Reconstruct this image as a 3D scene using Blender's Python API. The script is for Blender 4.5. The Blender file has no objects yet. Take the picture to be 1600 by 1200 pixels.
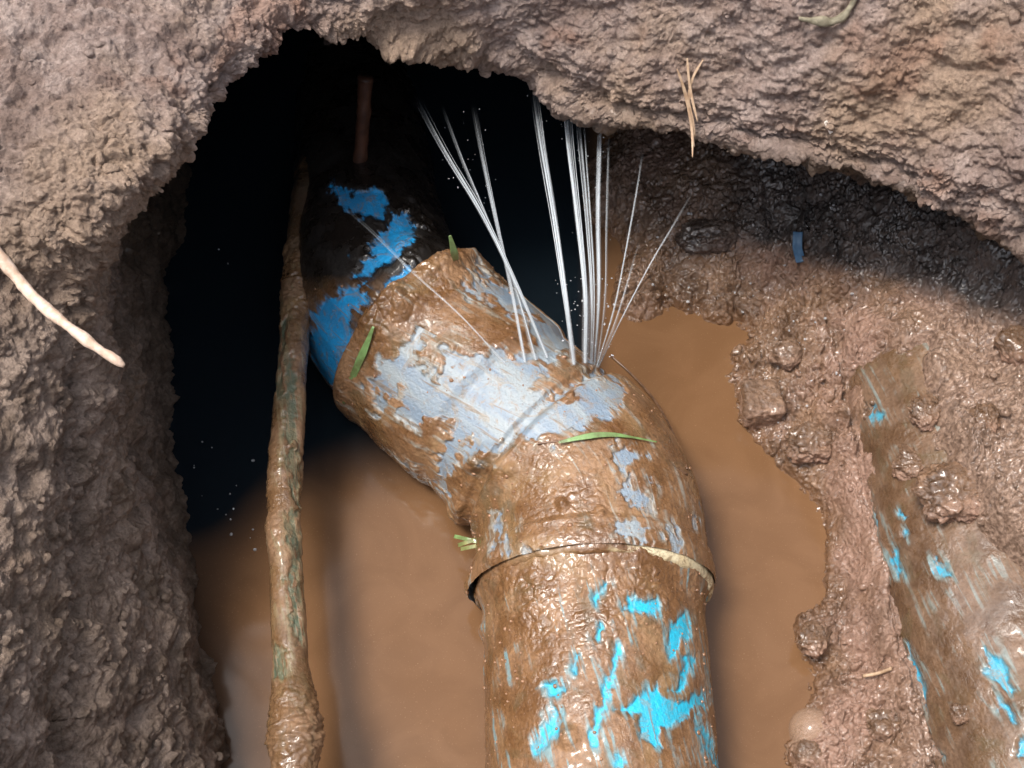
import bpy, math, random
import numpy as np
random.seed(7)
S = bpy.context.scene
# ------------------------------------------------------------------ camera, sky, sun, exposure
LENS = 49.5
PITCH = math.radians(60)
D = 0.95
CAM = np.array([0.0, -D*math.cos(PITCH), 0.05 + D*math.sin(PITCH)])
cd = bpy.data.cameras.new('camera'); cam = bpy.data.objects.new('camera', cd)
S.collection.objects.link(cam); S.camera = cam
cam.location = CAM; cam.rotation_euler = (math.radians(90) - PITCH, 0, 0)
cd.lens = LENS; cd.sensor_width = 36; cd.clip_start = 0.01; cd.clip_end = 500

SUN_EL, SUN_AZ = 70.0, -95.0           # azimuth measured from +y towards +x (so the sun stands to the left, a little beyond)
w = bpy.data.worlds.new('World'); S.world = w; w.use_nodes = True
nt = w.node_tree; nt.nodes.clear()
sky = nt.nodes.new('ShaderNodeTexSky'); sky.sky_type = 'NISHITA'; sky.sun_disc = False
sky.sun_elevation = math.radians(SUN_EL); sky.sun_rotation = math.radians(SUN_AZ)
sky.dust_density = 4.0; sky.air_density = 1.0; sky.ozone_density = 1.0
bg = nt.nodes.new('ShaderNodeBackground'); bg.inputs['Strength'].default_value = 0.15
wo = nt.nodes.new('ShaderNodeOutputWorld')
hs_ = nt.nodes.new('ShaderNodeHueSaturation'); hs_.inputs['Saturation'].default_value = 0.45; hs_.inputs['Value'].default_value = 1.0
nt.links.new(sky.outputs[0], hs_.inputs['Color']); nt.links.new(hs_.outputs[0], bg.inputs[0]); nt.links.new(bg.outputs[0], wo.inputs[0])
ld = bpy.data.lights.new('sun', 'SUN'); ld.energy = 1.5; ld.angle = math.radians(16); ld.color = (1.0, 0.93, 0.84)
sun = bpy.data.objects.new('sun', ld); S.collection.objects.link(sun)
a, e = math.radians(SUN_AZ), math.radians(SUN_EL)
from mathutils import Vector
sd_ = Vector((math.sin(a)*math.cos(e), math.cos(a)*math.cos(e), math.sin(e)))
sun.rotation_euler = sd_.to_track_quat('Z', 'Y').to_euler()
S.view_settings.view_transform = 'Standard'; S.view_settings.look = 'None'
S.view_settings.exposure = 1.02; S.view_settings.gamma = 1.0
S.cycles.max_bounces = 6

# ------------------------------------------------------------------ projection (photo pixels 1600 x 1200 <-> world)
FWD = np.array([0, math.cos(PITCH), -math.sin(PITCH)])
UP = np.array([0, math.sin(PITCH), math.cos(PITCH)])
F = LENS/36.0*1600
def at(px, py, z):
    d = FWD + np.array([1.0, 0, 0])*((px-800)/F) + UP*((600-py)/F)
    t = (z - CAM[2])/d[2]
    return CAM + d*t
def pix(P):
    P = np.asarray(P, float); v = P - CAM
    dz = v@FWD
    return np.stack([800 + F*v[..., 0]/dz, 600 - F*(v@UP)/dz], -1)

# ------------------------------------------------------------------ numpy noise
def _h(ix, iy, iz, k):
    n = (ix.astype(np.int64)*73856093) ^ (iy.astype(np.int64)*19349663) ^ (iz.astype(np.int64)*83492791) ^ (k*2654435761)
    n = (n ^ (n >> 13)) * 1274126177
    n = n & 0xffffffff
    n = ((n ^ (n >> 16))*2246822519) & 0xffffffff
    n = n ^ (n >> 15)
    return (n & 0xffffff)/float(0xffffff)
def vn(P, s, k=1):
    Q = P*s + 100.3; I = np.floor(Q); f = Q - I; f = f*f*f*(f*(f*6-15)+10)
    x, y, z = I[..., 0], I[..., 1], I[..., 2]; r = 0
    for dx in (0, 1):
        wx = f[..., 0] if dx else 1-f[..., 0]
        for dy in (0, 1):
            wy = f[..., 1] if dy else 1-f[..., 1]
            for dz in (0, 1):
                wz = f[..., 2] if dz else 1-f[..., 2]
                r = r + wx*wy*wz*_h(x+dx, y+dy, z+dz, k)
    return r*2-1
def fbm(P, s, o=4, k=1, g=0.5):
    r = 0; am = 1.0; t = 0
    for i in range(o):
        r = r + am*vn(P, s*(2.03**i), k+i); t += am; am *= g
    return r/t
def worley(P, s, k=5):
    Q = P*s + 50.7; I = np.floor(Q); f = Q - I
    F1 = np.full(Q.shape[:-1], 9.0); F2 = F1.copy(); ID = np.zeros_like(F1)
    for dx in (-1, 0, 1):
        for dy in (-1, 0, 1):
            for dz in (-1, 0, 1):
                cx, cy, cz = I[..., 0]+dx, I[..., 1]+dy, I[..., 2]+dz
                d = (dx+_h(cx, cy, cz, k)-f[..., 0])**2 + (dy+_h(cx, cy, cz, k+1)-f[..., 1])**2 + (dz+_h(cx, cy, cz, k+2)-f[..., 2])**2
                m = d < F1
                F2 = np.where(m, F1, np.minimum(F2, d)); F1 = np.where(m, d, F1)
                ID = np.where(m, _h(cx, cy, cz, k+3), ID)
    return np.sqrt(F1), np.sqrt(F2), ID
def clods(P, s, k=5):
    """0..1 rounded lumps of unequal height with dark gaps between"""
    Pw = P + 0.35/s*np.stack([vn(P, s*1.3, k+20), vn(P, s*1.3, k+21), vn(P, s*1.3, k+22)], -1)
    a, b, i = worley(Pw, s, k)
    return np.clip((b-a)*1.6, 0, 1)**0.6*(0.35+0.65*i)
def sstep(a, b, x):
    t = np.clip((x-a)/(b-a), 0, 1); return t*t*(3-2*t)
def polysd(Q, poly):
    """signed distance (positive inside) of points Q to polygon, in photo pixels"""
    poly = np.array(poly, float); n = len(poly)
    d = np.full(Q.shape[:-1], 1e9); inside = np.zeros(Q.shape[:-1], bool)
    for i in range(n):
        A, B = poly[i], poly[(i+1) % n]; e = B-A; w_ = Q-A
        t = np.clip((w_@e)/max(e@e, 1e-9), 0, 1)
        d = np.minimum(d, np.hypot(w_[..., 0]-t*e[0], w_[..., 1]-t*e[1]))
        c = ((A[1] > Q[..., 1]) != (B[1] > Q[..., 1]))
        xx = A[0] + (Q[..., 1]-A[1])*e[0]/(e[1] if abs(e[1]) > 1e-9 else 1e-9)
        inside ^= c & (Q[..., 0] < xx)
    return np.where(inside, d, -d)

# ------------------------------------------------------------------ mesh helpers
def link(name, me, mat=None, parent=None):
    o = bpy.data.objects.new(name, me); S.collection.objects.link(o)
    if mat: me.materials.append(mat)
    if parent: o.parent = parent
    return o
def gridmesh(name, V, mat, parent=None, attrs=None, close_u=False, close_v=False, flip=False, smooth=True):
    H, W = V.shape[:2]
    iu = np.arange(H if close_u else H-1); iv = np.arange(W if close_v else W-1)
    A, B = np.meshgrid(iu, iv, indexing='ij')
    A2, B2 = (A+1) % H, (B+1) % W
    q = np.stack([A*W+B, A*W+B2, A2*W+B2, A2*W+B], -1).reshape(-1, 4)
    if flip: q = q[:, ::-1]
    me = bpy.data.meshes.new(name)
    me.vertices.add(H*W); me.vertices.foreach_set('co', V.reshape(-1).astype(np.float32))
    me.loops.add(q.size); me.loops.foreach_set('vertex_index', q.reshape(-1).astype(np.int32))
    me.polygons.add(len(q)); me.polygons.foreach_set('loop_start', np.arange(0, q.size, 4, dtype=np.int32))
    if smooth: me.polygons.foreach_set('use_smooth', np.ones(len(q), bool))
    me.update(calc_edges=True); me.validate()
    for k, v in (attrs or {}).items():
        v = np.asarray(v, np.float32)
        if v.ndim == 2:
            at_ = me.attributes.new(k, 'FLOAT', 'POINT'); at_.data.foreach_set('value', v.reshape(-1))
        else:
            at_ = me.attributes.new(k, 'FLOAT_VECTOR', 'POINT'); at_.data.foreach_set('vector', v.reshape(-1))
    return link(name, me, mat, parent)
def normals(V, close_v=False):
    du = np.gradient(V, axis=0)
    dv = (np.roll(V, -1, 1)-np.roll(V, 1, 1)) if close_v else np.gradient(V, axis=1)
    n = np.cross(dv, du); return n/np.maximum(np.linalg.norm(n, axis=-1, keepdims=True), 1e-12)
def catmull(P, n):
    """resample control points P (k, d) to n points, centripetal-free Catmull-Rom on chord parameter"""
    P = np.asarray(P, float); L = np.r_[0, np.cumsum(np.linalg.norm(np.diff(P[:, :3], axis=0), axis=1))]
    return cr(L, P, np.linspace(0, L[-1], n))
def cr(x, Y, xi):
    """monotone-ish cubic Hermite through (x, Y) at xi; Y (k, ...)"""
    x = np.asarray(x, float); Y = np.asarray(Y, float); m = np.zeros_like(Y)
    dx = np.diff(x); sh = (-1,)+(1,)*(Y.ndim-1); dl = np.diff(Y, axis=0)/dx.reshape(sh)
    m[1:-1] = (dl[1:]*dx[:-1].reshape(sh)+dl[:-1]*dx[1:].reshape(sh))/(dx[1:]+dx[:-1]).reshape(sh)
    m[0] = dl[0]; m[-1] = dl[-1]
    i = np.clip(np.searchsorted(x, xi)-1, 0, len(x)-2); h = dx[i].reshape(sh); t = ((xi-x[i])/dx[i]).reshape(sh)
    return ((2*t**3-3*t**2+1)*Y[i]+(t**3-2*t**2+t)*h*m[i]+(-2*t**3+3*t**2)*Y[i+1]+(t**3-t**2)*h*m[i+1])
def frames(P):
    T = np.gradient(P, axis=0); T /= np.linalg.norm(T, axis=1, keepdims=True)
    up = np.array([0, 0, 1.0])
    if abs(T[0]@up) > 0.9: up = np.array([0, 1.0, 0])
    R = np.cross(T, up); R /= np.linalg.norm(R, axis=1, keepdims=True)
    N = np.cross(R, T); return T, R, N
def sweep(P, r, ang):
    """tube verts: P (n,3), r (n,), ang (m,) measured from top; also radial directions"""
    T, R, N = frames(P)
    c = np.cos(ang)[None, :, None]; s = np.sin(ang)[None, :, None]
    dirs = N[:, None]*c + R[:, None]*s
    return P[:, None]+dirs*np.asarray(r)[:, None, None], dirs
def tag(o, label=None, cat=None, group=None, kind=None):
    if label: o['label'] = label
    if cat: o['category'] = cat
    if group: o['group'] = group
    if kind: o['kind'] = kind
    return o
def empty(name, loc):
    o = bpy.data.objects.new(name, None); S.collection.objects.link(o); o.location = tuple(loc); o.empty_display_size = 0.03
    return o
def adopt(o, root):
    """parent a world-built mesh to a thing's empty without moving it"""
    o.parent = root; o.matrix_parent_inverse.identity()
    o.data.transform(__import__('mathutils').Matrix.Translation(-root.location)); return o

# ------------------------------------------------------------------ materials
class NT:
    def __init__(s, name):
        s.m = bpy.data.materials.new(name); s.m.use_nodes = True; s.t = s.m.node_tree; s.t.nodes.clear()
        s.out = s.n('ShaderNodeOutputMaterial'); s.b = s.n('ShaderNodeBsdfPrincipled'); s.l(s.b.outputs[0], s.out.inputs[0])
    def n(s, t, **k):
        x = s.t.nodes.new(t)
        for a_, v in k.items(): setattr(x, a_, v)
        return x
    def l(s, a_, b_): s.t.links.new(a_, b_)
    def set(s, i, v):
        if hasattr(v, 'is_linked') or isinstance(v, bpy.types.NodeSocket): s.l(v, i)
        else: i.default_value = v
    def coord(s): return s.n('ShaderNodeTexCoord').outputs['Object']
    def attr(s, name, out='Fac'): return s.n('ShaderNodeAttribute', attribute_name=name).outputs[out]
    def noise(s, sc, det=6, rough=0.6, vec=None, dist=0.0):
        x = s.n('ShaderNodeTexNoise'); x.inputs['Scale'].default_value = sc; x.inputs['Detail'].default_value = det
        x.inputs['Roughness'].default_value = rough; x.inputs['Distortion'].default_value = dist
        s.l(vec or s.coord(), x.inputs['Vector']); return x.outputs['Fac']
    def vor(s, sc, vec=None, feat='F1', rnd=1.0):
        x = s.n('ShaderNodeTexVoronoi', feature=feat); x.inputs['Scale'].default_value = sc; x.inputs['Randomness'].default_value = rnd
        s.l(vec or s.coord(), x.inputs['Vector']); return x.outputs['Distance']
    def map(s, v, a0, a1, b0=0.0, b1=1.0):
        x = s.n('ShaderNodeMapRange', interpolation_type='SMOOTHSTEP')
        for i, q in zip(range(5), (v, a0, a1, b0, b1)): s.set(x.inputs[i], q)
        return x.outputs[0]
    def math(s, op, a_, b_=0.0, c_=0.0):
        x = s.n('ShaderNodeMath', operation=op); s.set(x.inputs[0], a_); s.set(x.inputs[1], b_)
        if op == 'MULTIPLY_ADD': s.set(x.inputs[2], c_)
        return x.outputs[0]
    def mix(s, f, a_, b_):
        x = s.n('ShaderNodeMix', data_type='RGBA'); s.set(x.inputs[0], f)
        for i, q in ((6, a_), (7, b_)): s.set(x.inputs[i], q if not isinstance(q, tuple) else (*q, 1))
        return x.outputs[2]
    def bump(s, h, st, dist, prev=None):
        x = s.n('ShaderNodeBump'); x.inputs['Strength'].default_value = st; x.inputs['Distance'].default_value = dist
        s.l(h, x.inputs['Height'])
        if prev: s.l(prev, x.inputs['Normal'])
        return x.outputs[0]
    def scalev(s, v, sc):
        x = s.n('ShaderNodeMapping'); s.l(v, x.inputs[0]); x.inputs['Scale'].default_value = sc; return x.outputs[0]
    def fin(s, col, rough, nor=None, spec=0.5, coat=None, coatr=0.08):
        s.set(s.b.inputs['Base Color'], (*col, 1) if isinstance(col, tuple) else col); s.set(s.b.inputs['Roughness'], rough)
        s.b.inputs['Specular IOR Level'].default_value = spec
        if nor: s.l(nor, s.b.inputs['Normal'])
        if coat is not None: s.set(s.b.inputs['Coat Weight'], coat); s.b.inputs['Coat Roughness'].default_value = coatr
        return s.m

def mat_soil():
    t = NT('soil')
    big = t.noise(9, 4, 0.55); mid = t.noise(45, 6, 0.65); fine = t.noise(320, 6, 0.7)
    wet = t.attr('wet'); red = t.noise(16, 3, 0.6, dist=0.5)
    c = t.mix(t.map(mid, 0.33, 0.68), (0.36, 0.26, 0.22), (0.60, 0.475, 0.42))
    c = t.mix(t.map(big, 0.42, 0.62), c, (0.52, 0.375, 0.275))
    c = t.mix(t.math('MULTIPLY', t.map(red, 0.55, 0.70), 0.45), c, (0.42, 0.22, 0.14))
    grey = t.attr('grey')
    c = t.mix(t.math('MULTIPLY', grey, 0.85), c, t.mix(t.map(mid, 0.35, 0.65), (0.24, 0.18, 0.135), (0.50, 0.385, 0.31)))
    c = t.mix(wet, c, t.mix(t.map(mid, 0.35, 0.65), (0.065, 0.048, 0.033), (0.16, 0.115, 0.08)))
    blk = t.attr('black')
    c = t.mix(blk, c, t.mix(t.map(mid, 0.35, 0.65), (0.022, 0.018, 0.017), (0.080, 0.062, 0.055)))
    c = t.mix(t.map(fine, 0.30, 0.72), t.mix(0.45, c, (0.05, 0.03, 0.02)), c)
    v = t.vor(210); n = t.bump(v, 0.35, 0.004); n = t.bump(fine, 1.0, 0.005, n); n = t.bump(t.noise(900, 3, 0.6), 0.5, 0.0012, n)
    ro = t.math('MULTIPLY_ADD', wet, -0.45, 0.97)
    return t.fin(c, ro, n, 0.2, t.math('MULTIPLY', wet, 0.5), 0.15)
def mat_wetmud():
    t = NT('wet_mud')
    mid = t.noise(40, 6, 0.6); fine = t.noise(300, 5, 0.65); big = t.noise(11, 3, 0.5)
    c = t.mix(t.map(mid, 0.32, 0.68), (0.105, 0.056, 0.029), (0.28, 0.165, 0.098))
    c = t.mix(t.map(big, 0.45, 0.65), c, (0.33, 0.20, 0.145))
    dry = t.attr('dry')
    c = t.mix(dry, c, t.mix(t.map(fine, 0.35, 0.65), (0.17, 0.105, 0.072), (0.36, 0.245, 0.18)))
    c = t.mix(t.attr('shore'), c, (0.165, 0.083, 0.039))
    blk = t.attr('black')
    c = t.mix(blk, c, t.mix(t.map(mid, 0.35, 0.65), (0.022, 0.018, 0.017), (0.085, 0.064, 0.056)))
    c = t.mix(t.map(fine, 0.28, 0.6), t.mix(0.4, c, (0.05, 0.025, 0.012)), c)
    n = t.bump(t.vor(260), 0.4, 0.003); n = t.bump(fine, 0.8, 0.003, n)
    ro = t.map(t.math('ADD', t.noise(120, 3, 0.6), t.math('MULTIPLY', dry, 0.2)), 0.38, 0.75, 0.16, 0.65)
    return t.fin(c, ro, n, 0.6, t.map(t.noise(30, 3), 0.35, 0.6, 1.0, 0.3), 0.05)
def mat_pipe(name, plastic, plastic2, mudA=(0.165, 0.080, 0.033), mudB=(0.30, 0.165, 0.080), streak=True, film=0.35, edge=3.0, ochre=0.5):
    """plastic with a mud coat: attribute 'bare' is a signed distance (mm-ish) >0 where the plastic shows, 'uvw' runs along the pipe"""
    t = NT(name)
    uv = t.attr('uvw', 'Vector')
    w1 = t.n('ShaderNodeMapping'); t.l(uv, w1.inputs[0]); w1.inputs['Rotation'].default_value = (0, 0, 0.22)
    st = t.noise(75, 4, 0.55, vec=t.scalev(uv, (0.16, 1, 1)), dist=0.3); st2 = t.noise(210, 3, 0.6, vec=t.scalev(w1.outputs[0], (0.09, 1, 1)), dist=0.3)
    n0 = t.noise(55, 5, 0.62, dist=0.8); n1 = t.noise(130, 5, 0.65); n2 = t.noise(420, 4, 0.6); mid = t.noise(35, 5, 0.6)
    sdv = t.math('ADD', t.attr('bare'), t.math('MULTIPLY_ADD', n0, edge*12.0, -edge*6.0))
    sdv = t.math('ADD', sdv, t.math('MULTIPLY_ADD', n1, edge*5.0, -edge*2.5))
    sdv = t.math('ADD', sdv, t.math('MULTIPLY_ADD', st2, edge*10, -edge*5))
    bare = t.map(sdv, -4.0, 4.2)
    filmz = t.map(sdv, -14.0, 0.5)                     # thin smeared film round the bare spots
    mud = t.mix(t.map(mid, 0.34, 0.66), mudA, mudB)
    mud = t.mix(t.map(n2, 0.3, 0.62), t.mix(0.4, mud, (0.06, 0.028, 0.012)), mud)
    mud = t.mix(t.math('MULTIPLY', t.map(t.noise(16, 4, 0.6, dist=1.0), 0.50, 0.66), ochre), mud, (0.30, 0.195, 0.095))
    mud = t.mix(t.math('MULTIPLY', t.map(t.noise(24, 4, 0.6, dist=1.4), 0.56, 0.66), 0.5), mud, (0.12, 0.085, 0.042))
    tint = tuple(0.45*p+0.55*q for p, q in zip(plastic2, (0.30, 0.22, 0.12)))
    if streak:
        brk = t.map(mid, 0.46, 0.60)
        sm = t.math('MULTIPLY', t.math('MULTIPLY', t.map(st2, 0.53, 0.64), brk), film*1.5)
        mud = t.mix(sm, mud, tint)
        mud = t.mix(t.math('MULTIPLY', t.math('MULTIPLY', t.map(st, 0.54, 0.66), t.map(n0, 0.42, 0.58)), film*0.9), mud, (0.10, 0.075, 0.04))
    mud = t.mix(t.math('MULTIPLY', filmz, t.map(st2, 0.42, 0.6)), mud, tint)
    pl = t.mix(t.map(st, 0.40, 0.62), plastic, plastic2)
    pl = t.mix(t.math('MULTIPLY', t.map(st2, 0.60, 0.66), 0.7), pl, (0.22, 0.15, 0.09))
    pl = t.mix(t.math('MULTIPLY', t.map(n2, 0.60, 0.72), 0.5), pl, (0.25, 0.15, 0.08))
    blk = t.attr('black')  # shade of the dark hollow, painted over the mud coat
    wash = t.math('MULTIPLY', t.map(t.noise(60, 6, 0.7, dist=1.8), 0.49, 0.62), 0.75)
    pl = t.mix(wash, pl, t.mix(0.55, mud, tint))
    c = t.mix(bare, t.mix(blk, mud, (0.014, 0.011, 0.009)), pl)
    hh = t.math('MULTIPLY_ADD', bare, -0.8, t.math('MULTIPLY', n1, 0.5))
    n = t.bump(hh, 0.4, 0.0022); n = t.bump(st2, 0.5, 0.0010, n); n = t.bump(n2, 0.7, 0.0012, n)
    ro = t.mix(bare, t.mix(t.map(t.noise(34, 5, 0.65), 0.40, 0.58), (0.14,)*3, (0.62,)*3), (0.42,)*3)
    return t.fin(c, ro, n, 0.55, t.math('MULTIPLY', t.map(t.noise(25, 3), 0.35, 0.6, 0.8, 0.2), t.math('MULTIPLY_ADD', bare, -0.8, 1.0)), 0.08)
def mat_water():
    t = NT('muddy_water')
    big = t.noise(22, 5, 0.6, dist=1.2); fl = t.noise(900, 2, 0.6)
    c = t.mix(t.map(big, 0.35, 0.65), (0.150, 0.078, 0.037), (0.170, 0.090, 0.044))
    c = t.mix(t.attr('clear'), c, (0.006, 0.010, 0.014))  # shade of the hollow painted into the water colour through this mask
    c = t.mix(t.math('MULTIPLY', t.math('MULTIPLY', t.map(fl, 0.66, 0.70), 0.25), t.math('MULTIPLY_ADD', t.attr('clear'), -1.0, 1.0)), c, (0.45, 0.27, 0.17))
    n = t.bump(t.noise(18, 2, 0.5), 0.12, 0.002)
    return t.fin(c, 0.12, n, 0.22)
def mat_plain(name, c1, c2, rough=0.5, sc=200, spec=0.4, bumpd=0.001, coat=None):
    t = NT(name); f = t.noise(sc, 5, 0.6)
    return t.fin(t.mix(t.map(f, 0.35, 0.65), c1, c2), rough, t.bump(f, 0.6, bumpd), spec, coat)
def mat_jet():
    t = NT('spray_water')
    uv = t.attr('uvw', 'Vector'); s1 = t.noise(1.0, 3, 0.6, vec=t.scalev(uv, (5, 1.6, 1)))
    t.b.inputs['Base Color'].default_value = (0.88, 0.95, 1.0, 1); t.b.inputs['Roughness'].default_value = 0.4
    t.b.inputs['Transmission Weight'].default_value = 0.35; t.b.inputs['IOR'].default_value = 1.33
    t.b.inputs['Subsurface Weight'].default_value = 0.0
    lw = t.n('ShaderNodeLayerWeight'); lw.inputs['Blend'].default_value = 0.5
    core = t.math('POWER', t.math('SUBTRACT', 1.0, lw.outputs['Facing']), 1.6)
    t.l(t.math('MULTIPLY', core, t.math('MULTIPLY', t.map(s1, 0.30, 0.62, 0.45, 1.0), t.attr('fade'))), t.b.inputs['Alpha'])
    return t.m
def mat_clear():
    t = NT('clear_droplet'); t.b.inputs['Base Color'].default_value = (0.95, 0.97, 1, 1); t.b.inputs['Roughness'].default_value = 0.02
    t.b.inputs['Transmission Weight'].default_value = 0.7; t.b.inputs['IOR'].default_value = 1.33; return t.m
SOIL = mat_soil(); MUD = mat_wetmud(); WATER = mat_water(); JET = mat_jet(); DROP = mat_clear()
BLUE1, BLUE2 = (0.02, 0.42, 0.66), (0.03, 0.30, 0.52)
M_LOW = mat_pipe('blue_pipe_muddy', (0.02, 0.50, 0.74), (0.04, 0.42, 0.60), edge=1.7, film=0.6)
M_FAR = mat_pipe('blue_pipe_far', (0.015, 0.33, 0.72), (0.02, 0.24, 0.52), edge=3.0, film=0.15)
M_ELB = mat_pipe('white_elbow_muddy', (0.21, 0.275, 0.35), (0.30, 0.345, 0.37), edge=3.3, film=0.7)
M_SIDE = mat_pipe('blue_pipe_buried', (0.03, 0.36, 0.56), (0.08, 0.30, 0.40), (0.10, 0.055, 0.029), (0.20, 0.12, 0.072), edge=1.8, film=0.45, ochre=0.1)
M_THIN = mat_pipe('thin_pipe_muddy', (0.09, 0.12, 0.08), (0.13, 0.12, 0.07), (0.15, 0.082, 0.038), (0.26, 0.15, 0.080), edge=2.5, film=0.5)

# ------------------------------------------------------------------ the pit: one sheet of ground from the horizon, over the lip, down the wall to the bed
# each station round the hole: outer ground, mid face, lip edge, then under the lip to the foot.  px points unproject at the given height
# (px,py,z) ; 'w' marks world points
st = [ # far(px,py,z)      face               lip                wall a                wall b               foot
  [(-420,1500,.30), (-80,1440,.235), (140,1400,.150), (235,1380,.095), (320,1370,.035), (420,1370,-.09)],
  [(-420,1150,.30), (-80,1130,.235), (140,1120,.150), (230,1120,.100), (315,1120,.040), (405,1120,-.09)],
  [(-420, 900,.30), (-80, 890,.240), (140, 880,.165), (220, 880,.110), (285, 880,.045), (345, 880,-.09)],
  [(-420, 650,.31), (-90, 650,.265), (135, 640,.205), (205, 650,.135), (255, 660,.060), (305, 680,-.09)],
  [(-420, 430,.33), (-100,430,.300), (100, 450,.255), (170, 480,.170), (235, 490,.075), (300, 480,-.09)],
  [(-420, 200,.37), (-90, 200,.335), (125, 345,.30), (185, 340,.21), (240, 330,.10), (310, 300,-.09)],
  [(-350,  20,.37), ( 20,  60,.335), (235, 250,.30), (250, 200,.22), (270, 170,.10), (320, 150,-.09)],
  [(-200,-170,.32), (130, -60,.33), (335, 158,.29), (320,  90,.23), (330,  40,.10), (340,   0,-.09)],
  [( 100,-330,.37), (300,-110,.325), (400,  78,.28), (390,   0,.23), (400, -50,.10), (400,-100,-.09)],
  [( 350,-400,.37), (430,-140,.31), (500,  48,.27), (490, -30,.22), (500, -90,.10), (500,-150,-.09)],
  [( 650,-420,.43), (620,-150,.34), (600,  48,.25), (590, -20,.21), (600, -90,.09), (600,-150,-.09)],
  [( 850,-420,.42), (800,-130,.32), (700,  72,.23), (690,  10,.19), (690, -50,.09), (690,-110,-.09)],
  [( 980,-420,.41), (900,-120,.31), (800,  92,.22), (790,  50,.17), (780,  10,.09), (780, -60,-.09)],
  [(1080,-400,.41), (1000,-110,.31),(870, 165,.21), (850, 130,.16), (840,  80,.09), (840,  20,-.09)],
  [(1180,-400,.41), (1100,-90,.31), (960, 212,.205),(950, 190,.16), (940, 140,.10), (940,  70,-.05)],
  [(1280,-400,.41), (1200,-80,.31), (1075,222,.205),(1070,190,.16), (1070,160,.12), (1060,100,-.02)],
  [(1400,-400,.41), (1330,-70,.31), (1230,268,.205),(1225,250,.165),(1215,215,.12), (1200,150,.0)],
  [(1520,-380,.41), (1460,-40,.31), (1350,272,.205),(1345,270,.17), (1330,250,.12), (1320,180,.0)],
  [(1700,-300,.41), (1580,-10,.31), (1440,322,.205),(1440,320,.17), (1430,300,.12), (1420,220,.0)],
  [(1850,-150,.41), (1720, 100,.31),(1515,322,.205),(1520,330,.17), (1520,310,.12), (1500,240,.0)],
  [(2000,  50,.41), (1830, 250,.31),(1590,385,.205),(1600,390,.17), (1600,380,.12), (1600,300,.0)],
  [(2200, 300,.42), (1950, 420,.32),(1740,470,.21), (1740,480,.17), (1740,470,.12), (1740,400,.0)],
  [(2400, 700,.44), (2100, 750,.35),(1940,760,.25), (1930,760,.20), (1920,750,.12), (1900,740,.0)],
  [(2400,1200,.45), (2150,1200,.36),(1990,1200,.27),(1970,1200,.20),(1950,1200,.12),(1920,1200,.0)],
  [(2300,1800,.46), (2050,1700,.37),(1850,1600,.28),(1800,1560,.20),(1780,1540,.12),(1750,1520,-.02)],
  [(1600,2300,.46), (1450,2050,.37),(1350,1850,.28),(1320,1780,.20),(1310,1740,.10),(1300,1700,-.09)],
  [( 800,2350,.46), (800,2100,.37), (800,1880,.28), (800,1800,.20), (800,1760,.10), (800,1720,-.09)],
  [( 100,2200,.46), (200,1950,.37), (300,1800,.28), (350,1740,.20), (400,1700,.08), (450,1680,-.09)],
  [(-300,1900,.33), (-60,1750,.28), (120,1680,.20), (200,1640,.13), (290,1600,.05), (390,1580,-.09)],
]
C0 = np.array([[at(*p) for p in row] for row in st])            # (K, 6, 3)
ctr = np.array([0.05, 0.0, 0])
outw = C0[:, 0]-ctr; outw[:, 2] = 0; outw /= np.linalg.norm(outw, axis=1, keepdims=True)
g1 = C0[:, 0]+outw*0.25; g1[:, 2] = 0.50
g2 = C0[:, 0]+outw*3; g2[:, 2] = 0.52
g3 = ctr+outw*120; g3[:, 2] = 0.5
rows = [g3, g2, g1]+[C0[:, j] for j in range(6)]
# a rounded lip and a roof running back under it
lip = C0[:, 2]
ctrl = np.stack(rows, 1)                                         # (K, 9, 3)
K = len(ctrl)
kk = np.concatenate([ctrl[-2:], ctrl, ctrl[:3]]); xs = np.arange(-2, K+3)
# dense where the camera sees it (stations 1..21)
si = np.concatenate([np.linspace(0, 0.6, 30, endpoint=False), np.linspace(0.6, 21.2, 1400, endpoint=False), np.linspace(21.2, K, 170, endpoint=False)])
SG = cr(xs, kk, si)                                              # (n, 9, 3)
def smooth_s(A, w_):
    k_ = np.hanning(w_+2)[1:-1]; k_ /= k_.sum(); out = np.zeros_like(A); h = w_//2
    Ap = np.concatenate([A[-h:], A, A[:h]])
    for i_, kv in enumerate(k_): out += kv*Ap[i_:i_+len(A)]
    return out
dense = ((si > 1.0) & (si < 20.8))[:, None, None]*1.0
SG[:, 5:] = np.where(dense > 0, smooth_s(SG[:, 5:], 121), SG[:, 5:]); SG[:, 3:5] = np.where(dense > 0, smooth_s(SG[:, 3:5], 31), SG[:, 3:5])
tv = np.concatenate([np.linspace(0, 2, 16, endpoint=False), np.linspace(2, 3, 30, endpoint=False), np.linspace(3, 5, 300, endpoint=False),
                     np.linspace(5, 8, 230)])
SGt = SG.transpose(1, 0, 2)
ti = tv[tv < 3]; k0 = ti.astype(int); fr = (ti-k0)[:, None, None]
Ga = SGt[k0]*(1-fr)+SGt[k0+1]*fr
Gb = cr(np.arange(6), SGt[3:], tv[tv >= 3]-3)
G = np.concatenate([Ga, Gb]).transpose(1, 0, 2)                  # (n, m, 3)
N_ = normals(G)
N_ = N_*np.sign(N_[..., 2:3].mean())                              # upwards on average
far = (tv < 2.6)[None, :]
T_ = tv[None, :]*np.ones((len(si), 1)); S_ = si[:, None]*np.ones((1, len(tv)))
P = G.copy()
big = fbm(P, 8, 3, 11)*0.022
c1 = clods(P, 26, 31)*0.006; var = sstep(-.25, .35, fbm(P, 11, 3, 59)); c2 = clods(P, 66, 41)*0.0050; c3 = (clods(P, 150, 51)*0.0038+clods(P, 320, 57)*0.0013)*(0.25+0.9*var)
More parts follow.
